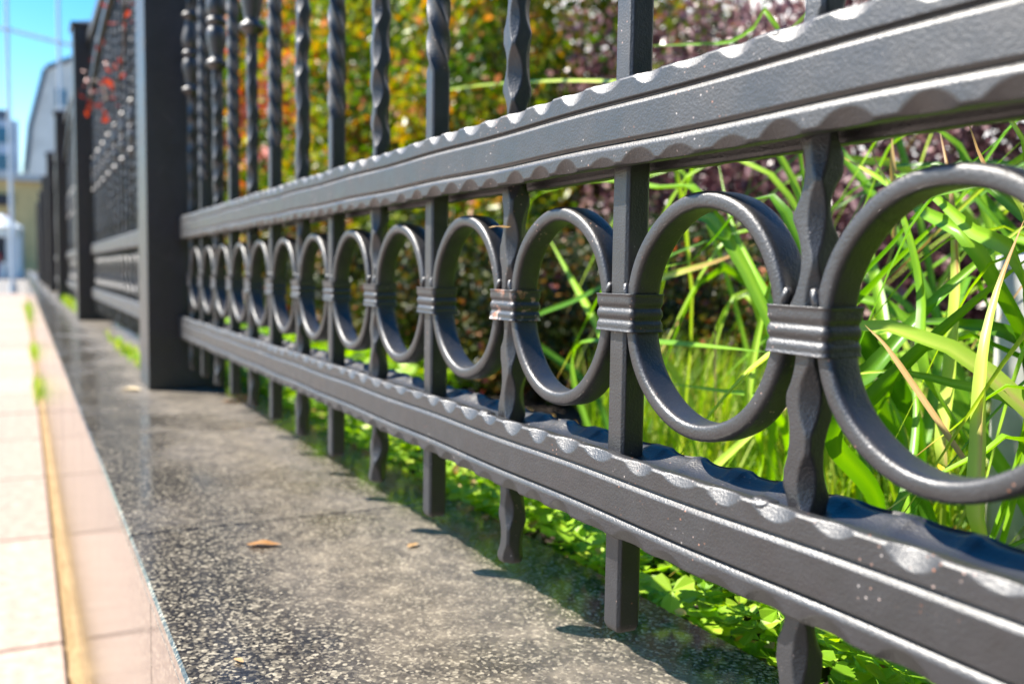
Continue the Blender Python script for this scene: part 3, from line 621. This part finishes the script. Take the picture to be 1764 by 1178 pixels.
BLADES = [
    ('a', [(-1.971, 0.432, 0.3772), (-1.5047, 0.405, 0.3534), (-1.1639, 0.378, 0.3175), (-0.8536, 0.351, 0.2716), (-0.6252, 0.324, 0.2293), (-0.5272, 0.3105, 0.2058)]),
    ('b', [(-0.6193, 0.351, 0.2726), (-0.5325, 0.351, 0.2569), (-0.4571, 0.351, 0.2443), (-0.4236, 0.351, 0.2507), (-0.3915, 0.351, 0.2447)]),
    ('c', [(-0.7883, 0.297, 0.0627), (-0.7738, 0.297, 0.1032), (-0.7073, 0.297, 0.1132), (-0.6034, 0.297, 0.1135), (-0.504, 0.297, 0.0985), (-0.4194, 0.297, 0.0787)]),
    ('c2', [(-0.7822, 0.324, 0.0634), (-0.6688, 0.297, 0.0037), (-0.567, 0.27, -0.046), (-0.5002, 0.2565, -0.0897)]),
    ('d', [(-0.4948, 0.216, -0.1464), (-0.5246, 0.216, -0.1028), (-0.5236, 0.216, -0.0667), (-0.4822, 0.216, -0.0566), (-0.3694, 0.216, -0.0506), (-0.2456, 0.216, -0.0477)]),
    ('d2', [(-0.4126, 0.243, -0.0914), (-0.3375, 0.243, -0.0892), (-0.2728, 0.243, -0.0924)]),
    ('e', [(-0.7338, 0.27, -0.0625), (-0.6042, 0.27, -0.0186), (-0.5123, 0.2835, 0.0145), (-0.4177, 0.297, 0.0427), (-0.3687, 0.3105, 0.0526)]),
    ('e2', [(-0.6395, 0.324, -0.0231), (-0.5265, 0.324, 0.0057), (-0.4237, 0.324, 0.0267), (-0.36, 0.3375, 0.0532)]),
    ('f', [(-0.3446, 0.2025, -0.2029), (-0.2928, 0.2025, -0.152), (-0.2513, 0.2295, -0.1002), (-0.2252, 0.2565, -0.0712)]),
    ('f2', [(-0.4741, 0.351, 0.1319), (-0.4169, 0.324, 0.0631), (-0.3517, 0.297, 0.0127), (-0.2881, 0.27, -0.0304)]),
    ('f3', [(-0.2834, 0.27, 0.0741), (-0.2769, 0.2565, 0.0313), (-0.2826, 0.243, -0.0297), (-0.278, 0.2295, -0.0947)]),
    ('g', [(-0.008, 0.1485, -0.1232), (-0.0135, 0.1485, -0.0732), (-0.0191, 0.1552, -0.032), (-0.0273, 0.1755, 0.0039), (-0.0333, 0.2025, 0.0421)]),
    ('h', [(-0.1352, 0.1755, -0.0954), (-0.1088, 0.1755, -0.0657), (-0.0876, 0.189, -0.0356), (-0.0705, 0.216, -0.0038), (-0.0504, 0.243, 0.0275)]),
    ('h2', [(-0.1798, 0.216, -0.0809), (-0.1456, 0.216, -0.0529), (-0.1241, 0.243, -0.0094), (-0.1035, 0.27, 0.0252), (-0.0873, 0.297, 0.0518)]),
    ('i', [(-0.2034, 0.297, 0.0876), (-0.1501, 0.27, 0.0695), (-0.0928, 0.243, 0.039), (-0.0499, 0.2295, 0.0137)]),
    ('i2', [(-0.2809, 0.324, 0.1103), (-0.214, 0.297, 0.0842), (-0.1492, 0.27, 0.0536), (-0.0978, 0.2565, 0.0249)]),
    ('j', [(-0.0811, 0.1755, -0.1002), (-0.0614, 0.189, -0.0772), (-0.0279, 0.2025, -0.0503)]),
    ('k', [(-0.1899, 0.2565, 0.1005), (-0.1456, 0.243, 0.0484), (-0.1292, 0.243, 0.0019), (-0.1111, 0.2295, -0.0499)]),
    ('k2', [(-0.1751, 0.3105, 0.1154), (-0.1526, 0.297, 0.0711), (-0.1343, 0.2835, 0.0099), (-0.1247, 0.27, -0.0566), (-0.1156, 0.2565, -0.1134)]),
    ('l', [(-0.0921, 0.2835, 0.114), (-0.1073, 0.27, 0.0927), (-0.1301, 0.2565, 0.0674), (-0.1543, 0.243, 0.033), (-0.1749, 0.2295, -0.0154)]),
    ('l2', [(-0.1375, 0.351, 0.1099), (-0.1601, 0.3375, 0.0822), (-0.1811, 0.3105, 0.044), (-0.2086, 0.2835, 0.0003), (-0.2278, 0.27, -0.045)]),
    ('m', [(-0.1501, 0.189, -0.0562), (-0.1082, 0.189, -0.0482), (-0.0732, 0.2025, -0.0521), (-0.0362, 0.216, -0.0651)]),
    ('m2', [(-0.222, 0.27, -0.0445), (-0.1643, 0.27, -0.0235), (-0.128, 0.2835, -0.0216), (-0.0926, 0.297, -0.0351)]),
    ('n', [(-0.1634, 0.27, -0.04), (-0.1295, 0.243, -0.0756), (-0.1096, 0.216, -0.1164), (-0.1097, 0.2025, -0.1527)]),
    ('o', [(-0.1074, 0.2295, 0.1149), (-0.0787, 0.2295, 0.1039), (-0.0543, 0.2295, 0.0907)]),
    ('o2', [(-0.0745, 0.2025, 0.1093), (-0.0575, 0.2025, 0.0727), (-0.0337, 0.2025, 0.0484)]),
    ('q', [(-0.093, 0.162, -0.1366), (-0.0646, 0.1755, -0.1073), (-0.0387, 0.189, -0.0867), (-0.0263, 0.2025, -0.0791)]),
    ('r', [(-0.338, 0.1755, -0.2683), (-0.3108, 0.1755, -0.24), (-0.2851, 0.1755, -0.2181)]),
    ('r2', [(-0.2457, 0.189, -0.2176), (-0.221, 0.189, -0.1972), (-0.1674, 0.2025, -0.1716), (-0.13, 0.216, -0.1634)]),
    ('s', [(-0.172, 0.162, -0.2324), (-0.1164, 0.162, -0.2089), (-0.0751, 0.1755, -0.2109), (-0.0433, 0.1755, -0.2159)]),
    ('seed', [(-0.0915, 0.1485, -0.0179), (-0.0743, 0.1485, -0.0301), (-0.0457, 0.1485, -0.0595), (-0.023, 0.1485, -0.0839)]),
    ('st', [(-0.2534, 0.351, 0.1283), (-0.2505, 0.351, 0.0855), (-0.247, 0.351, 0.0427)]),
    ('st2', [(-0.404, 0.297, -0.0317), (-0.4008, 0.297, -0.0812), (-0.3979, 0.297, -0.1254)]),
]

def strap(label, name='strap_leaf_plant'): return thing(name, label, 'plant', (0, 0, 0), 'strap-leaved plants behind the fence')
clA = strap('large clump of arching bright green strap leaves filling the right side behind the rings')
clB = strap('loose strap-leaved plant whose long thin leaves cross the middle openings')
clC = strap('strap-leaved plant close behind the rightmost ring with an upright folded leaf')
rootA, rootB, rootC = (p(-1.2), p(3.6), ZG), (p(-3.6), p(3.2), ZG), (p(-.4), p(1.8), ZG)
W_ = dict(a=.010, b=.008, c=.013, c2=.010, d=.009, d2=.008, e=.010, e2=.011, f=.012, f2=.008, f3=.008, g=.013, h=.015, h2=.016, i=.013, i2=.012, j=.013, k=.014, k2=.015, l=.016, l2=.017, m=.010, m2=.013, n=.010, o=.010, o2=.012, q=.015, r=.007, r2=.009, s=.010, seed=.004, st=.006, st2=.004)
ROOT = dict(a='L', b='L', c='L', c2='L', d='F', d2='L', e='F', e2='F', f='F', f2='L', f3='L', g='F', h='F', h2='F', i='L', i2='L', j='L', k='L', k2='L', l='L', l2='L', m='L', m2='L', n='L', o='L', o2='L', q='L', r='F', r2='L', s='L', seed='L', st='L', st2='L')
for i, (nm, pts) in enumerate(BLADES):
    who = clC if nm in ('g', 'j', 'q', 's', 'o2') else clB if nm[0] in 'abcdefr' or nm == 'st2' else clA
    rt_ = {clA: rootA, clB: rootB, clC: rootC}[who]
    pts = list(pts) if ROOT[nm] == 'F' else list(pts)[::-1]
    r = np.random.default_rng(100 + i); q = pts[0]; gd = (q[0] + (rt_[0] - q[0]) * .5 + r.normal() * .03, max(q[1], YB + .05) + .04 + abs(r.normal()) * .03, ZG - .01)
    if nm not in ('st', 'st2', 'seed', 'd'): pts = [gd, tuple((a + b_) / 2 + c for a, b_, c in zip(gd, q, (.01, .03, .03)))] + pts
    blade(pts, W_[nm] * .92, DRY if nm in ('st', 'seed', 'st2') else STRAP, who, (-.2, -.75, .55), 100 + i, n=34)
def fan(who, root, n, spread, L, seed, w=(.009, .017), n_=20, bias=0):
    r = np.random.default_rng(seed)
    for i in range(n):
        a = r.normal(math.pi * .98, .55) if bias else r.uniform(0, 2 * math.pi); l = r.uniform(*L); hgt = l * r.uniform(.45, .85); out = l * r.uniform(.35, .75)
        b0 = np.array(root) + [r.normal() * spread[0], r.normal() * spread[1], 0]
        b0[1] = max(b0[1], YB + .09)
        d = np.array([math.cos(a), math.sin(a) * .7, 0])
        if b0[1] + d[1] * out < YB - .02: d[1] = abs(d[1])
        pts = [b0, b0 + d * out * .18 + [0, 0, hgt * .5], b0 + d * out * .5 + [0, 0, hgt * .9], b0 + d * out * .82 + [0, 0, hgt * r.uniform(.75, .98)], b0 + d * out * 1.15 + [0, 0, hgt * r.uniform(.3, .75)]]
        blade(pts, r.uniform(*w), STRAP, who, (-.1, -.6, .7), seed * 1000 + i, n=n_)
fan(clA, (p(.9), p(4.6), ZG), 130, (p(1.9), p(1.0)), (.42, .80), 5, (.006, .0108), bias=1)
fan(clA, (p(-1.6), p(4.4), ZG), 18, (p(1.2), p(.8)), (.30, .5), 12, (.006, .011), bias=1)
fan(clC, (p(1.2), p(2.6), ZG), 26, (p(1.0), p(.5)), (.32, .6), 6, (.007, .012), bias=1)
fan(clB, (p(-3.9), p(4.6), ZG), 5, (p(.9), p(.6)), (.28, .45), 9, (.006, .010))

# fine meadow grass, clover and weeds: nobody could count them
def grass_np(C, h, w, seed, bend=.4):
    r = np.random.default_rng(seed); n = len(C); hh = np.broadcast_to(h, n) * r.uniform(.5, 1.25, n); a = r.uniform(0, 2 * math.pi, n); d = np.stack([np.cos(a), np.sin(a), 0 * a], -1); sd = np.stack([-np.sin(a), np.cos(a), 0 * a], -1)
    bd = r.uniform(.05, 1, n) * bend; rows = []
    for u, ww in ((0, 1), (.4, .85), (.75, .6), (1, .06)):
        c = C + d * (bd * hh * u ** 2)[:, None] + np.array([0, 0, 1]) * (hh * (u - .25 * bd * u * u))[:, None]
        rows += [c - sd * w * ww / 2, c + sd * w * ww / 2]
    V = np.stack(rows, 1); b = np.arange(n)[:, None] * 8
    F = np.concatenate([b + [2 * i, 2 * i + 1, 2 * i + 3, 2 * i + 2] for i in range(3)]); return V.reshape(-1, 3), F, np.repeat(r.random(n), 8)
GRASS = leafmat('fine grass', [(0, (.10, .24, .02)), (.6, (.28, .42, .03)), (.9, (.45, .48, .08)), (1, (.5, .36, .14))], (.9, .4), .45, .5, 6.)
CLOVER = leafmat('clover leaves', [(0, (.14, .32, .015)), (.6, (.34, .54, .03)), (.95, (.52, .62, .07)), (1, (.5, .3, .05))], (.9, .35), .42, .45, 11.)
n = 5200; C = np.stack([rng.uniform(p(-9), p(-.5), n), rng.uniform(p(2.9), p(6.2), n), np.full(n, ZG)], -1); C = C[(C[:, 1] + p(2.1)) / (p(2.2) - C[:, 0]) > .66]; C[:, :2] += .03 * np.sin(C[:, :2][:, ::-1] * 40)
V, F, a = grass_np(C, .17, .0035, 31, .5); tag(link('meadow_grass', mesh_np('meadow_grass', V, F, False, [GRASS], a)), 'yellow green fine grass behind the strap leaves', 'grass', kind='stuff')
def clover_np(C, seed, s=.0074):
    r = np.random.default_rng(seed); n = len(C); out = []; k = 6
    s = s * r.uniform(.6, 1.35, n); tz = r.normal(size=(n, 2)) * .35; a0 = r.uniform(0, 6.28, n); Vs = []; Fs = []; idx = 0
    nrm = np.stack([tz[:, 0], tz[:, 1], np.ones(n)], -1); nrm /= np.linalg.norm(nrm, axis=1)[:, None]
    ux = np.cross(nrm, [0, 1, 0]); ux /= np.linalg.norm(ux, axis=1)[:, None]; uy = np.cross(nrm, ux)
    for l in range(3):
        a = a0 + l * 2.094; d = ux * np.cos(a)[:, None] + uy * np.sin(a)[:, None]; e = -ux * np.sin(a)[:, None] + uy * np.cos(a)[:, None]
        pr = [(0, 0, 0), (.7, .62, .10), (1.45, .72, .22), (1.85, 0, .05), (1.45, -.72, .22), (.7, -.62, .10)]
        Vs.append(np.stack([C + (d * x + e * y) * s[:, None] + nrm * (z * s)[:, None] for x, y, z in pr], 1))
    V = np.stack(Vs, 1).reshape(-1, 3); b = np.arange(n * 3)[:, None] * 6; F = np.concatenate([b + [0, 1, 2, 3], b + [0, 3, 4, 5]]); return V, F, np.repeat(r.random(n * 3) * .35 + np.repeat(r.random(n), 3) * .65, 6)
n = 15000; X = p(2) - (rng.random(n) ** 1.35) * p(20); Y = YB - .007 + rng.random(n) ** 1.2 * p(5.5); q_ = (X > p(-4.5)) | (Y < p(3.0)); X, Y = X[q_], Y[q_]; n = len(X)
hgt = (Y < YB + .003) * (ZL - ZG + .004) * .8 + .010 + .042 * rng.random(n) ** .8 + .014 * np.sin(X * 17) * np.cos(Y * 21)
V, F, a = clover_np(np.stack([X, Y, ZG + np.maximum(hgt, .004)], -1), 41); tag(link('clover', mesh_np('clover', V, F, False, [CLOVER], a)), 'low light green clover along the garden edge of the granite', 'ground cover', kind='stuff')
n = 9000; X = rng.uniform(p(-60), p(-12), n); Y = rng.uniform(YB, p(7), n); V, F, a = clover_np(np.stack([X, Y, ZG + rng.uniform(.01, .06, n)], -1), 42, .02)
tag(link('ground_cover', mesh_np('ground_cover', V, F, False, [CLOVER], a)), 'green ground cover behind the farther fence panels', 'ground cover', kind='stuff')

n = 900; X = rng.uniform(p(-9), p(1.6), n); Y = YB + .004 + rng.random(n) * p(2.6)
V, F, a = leaves_np(np.stack([X, Y, ZG + rng.uniform(.004, .05, n)], -1), .013, seed=47, up=1.5); tag(link('leaf_litter', mesh_np('leaf_litter', V, F, False, [DRY], a)), 'dry brown leaf litter lying among the clover', 'leaf litter', kind='stuff')
def tuft(label, x, y, z, n, rad, h, seed, name='weed_tuft'):
    r = np.random.default_rng(seed); C = np.stack([r.normal(x, rad, n), y + r.normal(0, .010, n), np.full(n, z)], -1); V, F, a = grass_np(C, h, .005, seed, .9)
    e = thing(name, label, 'weed', (0, 0, 0), 'weeds rooted in the joints'); tag(link('blades', mesh_np('blades', V, F, False, [GRASS], a), e), kind='stuff')
tuft('green weed tuft at the foot of the plinth, nearest of the row', p(-44), YF - .02, ZW, 120, .25, .07, 51)
tuft('green weed tuft at the foot of the plinth, second of the row', p(-64), YF - .02, ZW, 130, .4, .09, 52)
tuft('weedy grass at the foot of the plinth far down the pavement', p(-115), YF - .03, ZW, 300, 1.2, .2, 53)
tuft('mossy weeds on the granite beyond the second post', p(-46), p(-.25), ZL, 420, .55, .05, 54)
tuft('mossy weeds under the second panel beside the near post', p(-18.5), p(-.2), ZL, 330, .28, .022, 55)
# red creeper on the second panel
n = 70; t = rng.random(n); cx = p(-14.2) - t * p(17); cz = p(4.9) + p(.7) * np.sin(t * 9) + rng.normal(0, .03, n) * (1 + t)
V, F, a = leaves_np(np.stack([cx, p(-.12) + rng.normal(0, .03, n), cz], -1), .026, seed=61); cr = thing('creeper', 'red leaved creeper twining across the bars of the second panel', 'plant', (0, 0, 0))
REDL = leafmat('red creeper leaves', [(0, (.22, .02, .012)), (1, (.4, .08, .05))], (1, 0), .35, .4)
tag(link('foliage', mesh_np('foliage', V, F, False, [REDL], a), cr), kind='stuff')
xx = np.linspace(0, 1, 30); V, F = tube_np(np.stack([p(-14) - xx * p(17.4), p(-.12) + .01 * np.sin(xx * 20), p(4.9) + p(.7) * np.sin(xx * 9)], -1), .003, 6); link('stem', mesh_np('stem', V, F, True, [BARK]), cr)

# white pole in the garden, little flowers and fallen leaves
V, F = tube_np([(0, 0, -.02), (0, 0, .1), (0, 0, .20), (0, 0, .282), (0, 0, .288)], [.03, .03, .03, .03, .026], 32); F = np.vstack([F])
wp = thing('white_post', 'smooth white post behind the strap leaves at the right edge', 'post', (p(-1.28), p(3.2), ZG)); link('tube', mesh_np('tube', V, F, True, [POSTW]), wp)
V, F = tube_np([(0, 0, .285), (0, 0, .296), (0, 0, .302)], [.032, .032, .004], 32); link('cap', mesh_np('cap', V, F, True, [POSTW]), wp)
YEL = plain('yellow petals', (.75, .55, .03), .5); PINK = plain('pale pink petals', (.65, .45, .48), .6)
def flower(label, x, y, z, m, s, seed):
    e = thing('flower', label, 'flower', (x, y, ZG), 'small flowers among the strap leaves'); r = np.random.default_rng(seed)
    a = r.uniform(0, 6)
    for k in range(5):
        an = a + k * 1.257; d = np.array([math.cos(an), math.sin(an) * .5, math.sin(an) * .8]); d /= np.linalg.norm(d); c = np.array([0, 0, z - ZG]) + d * s * .5
        V, F, q = leaves_np(c[None], s, d[None] * 5, .6, .1, seed + k); link('petal', mesh_np('petal', V, F, False, [m]), e)
    V, F = tube_np([(0, .01, 0), (.004, .005, (z - ZG) * .5), (0, .003, z - ZG)], .0012, 5); link('stem', mesh_np('stem', V, F, True, [STRAP], np.full(len(V), .4)), e)
for i, (q, m, s, lb) in enumerate([((-.2245, .40, -.155), YEL, .016, 'yellow flower low in the rightmost ring, uppermost'), ((-.245, .42, -.165), YEL, .014, 'yellow flower in the rightmost ring, left one'), ((-.19, .38, -.195), YEL, .013, 'yellow flower in the rightmost ring, below the others'),
                                 ((-.26, .55, -.13), PINK, .013, 'pale pink flower behind the yellow ones'), ((-.40, .52, -.19), PINK, .012, 'pale pink flower just right of the second collar')]):
    flower(lb, q[0], q[1], q[2], m, s, 70 + i)
FALL = leafmat('fallen leaves', [(0, (.34, .16, .05)), (.5, (.42, .25, .10)), (1, (.60, .48, .30))], (1, 0), .2, .6)
def fallen(label, x, y, z, s, ang, v, seed):
    n = 9; u = np.linspace(0, 1, n); wv = np.sin(u ** .8 * math.pi) * s * .2 + .0004; c = np.array([-1, -.4, .4, 1])
    X = (u - .5) * s; V = np.stack([np.broadcast_to(X[:, None], (n, 4)), wv[:, None] * c, .0015 + .10 * s * np.abs(c)[None] * np.sin(u * 3.1)[:, None] + .06 * s * np.sin(u * 5 + seed)[:, None] ** 2], -1)
    o = link('fallen_leaf', mesh_np('fallen_leaf', V, grid_quads(n, 4, False), True, [FALL], np.full(n * 4, v)), None, (x, y, z), rot=(0, 0, ang), scale=(1, 1, .55)); tag(o, label, 'leaf', 'fallen leaves')
ZE = ZL + .0005
fallen('long dry orange leaf lying on the granite in the foreground', p(-3.81), p(-.77), ZE, .030, 1.1, .05, 81)
fallen('pale dry leaf at the foot of the big near post', p(-12.4), p(-.75), ZE, .06, .5, 1., 82)
fallen('small orange leaf on the granite behind the big post', p(-10.6), p(.35), ZE, .04, 1.3, .2, 83)
fallen('tiny yellow leaf on the dark granite near the bottom', p(-2.04), p(-1.28), ZE, .009, .4, .6, 84)
fallen('small tan leaf under the third short bar end', p(-3.4), p(.1), ZE, .014, 2.0, .5, 85)
fallen('orange leaf lying in the clover at the bottom right', p(-.2), p(1.7), ZG + .05, .05, .4, .2, 86)
fallen('small white leaf on the sunlit pavement', p(-16.5), YF - .35, ZW + .003, .05, .2, 1., 87)
fallen('dead leaf caught on the ring beside the third bar', p(-1.93), p(-.02), p(.28), .022, 1.6, .7, 88)
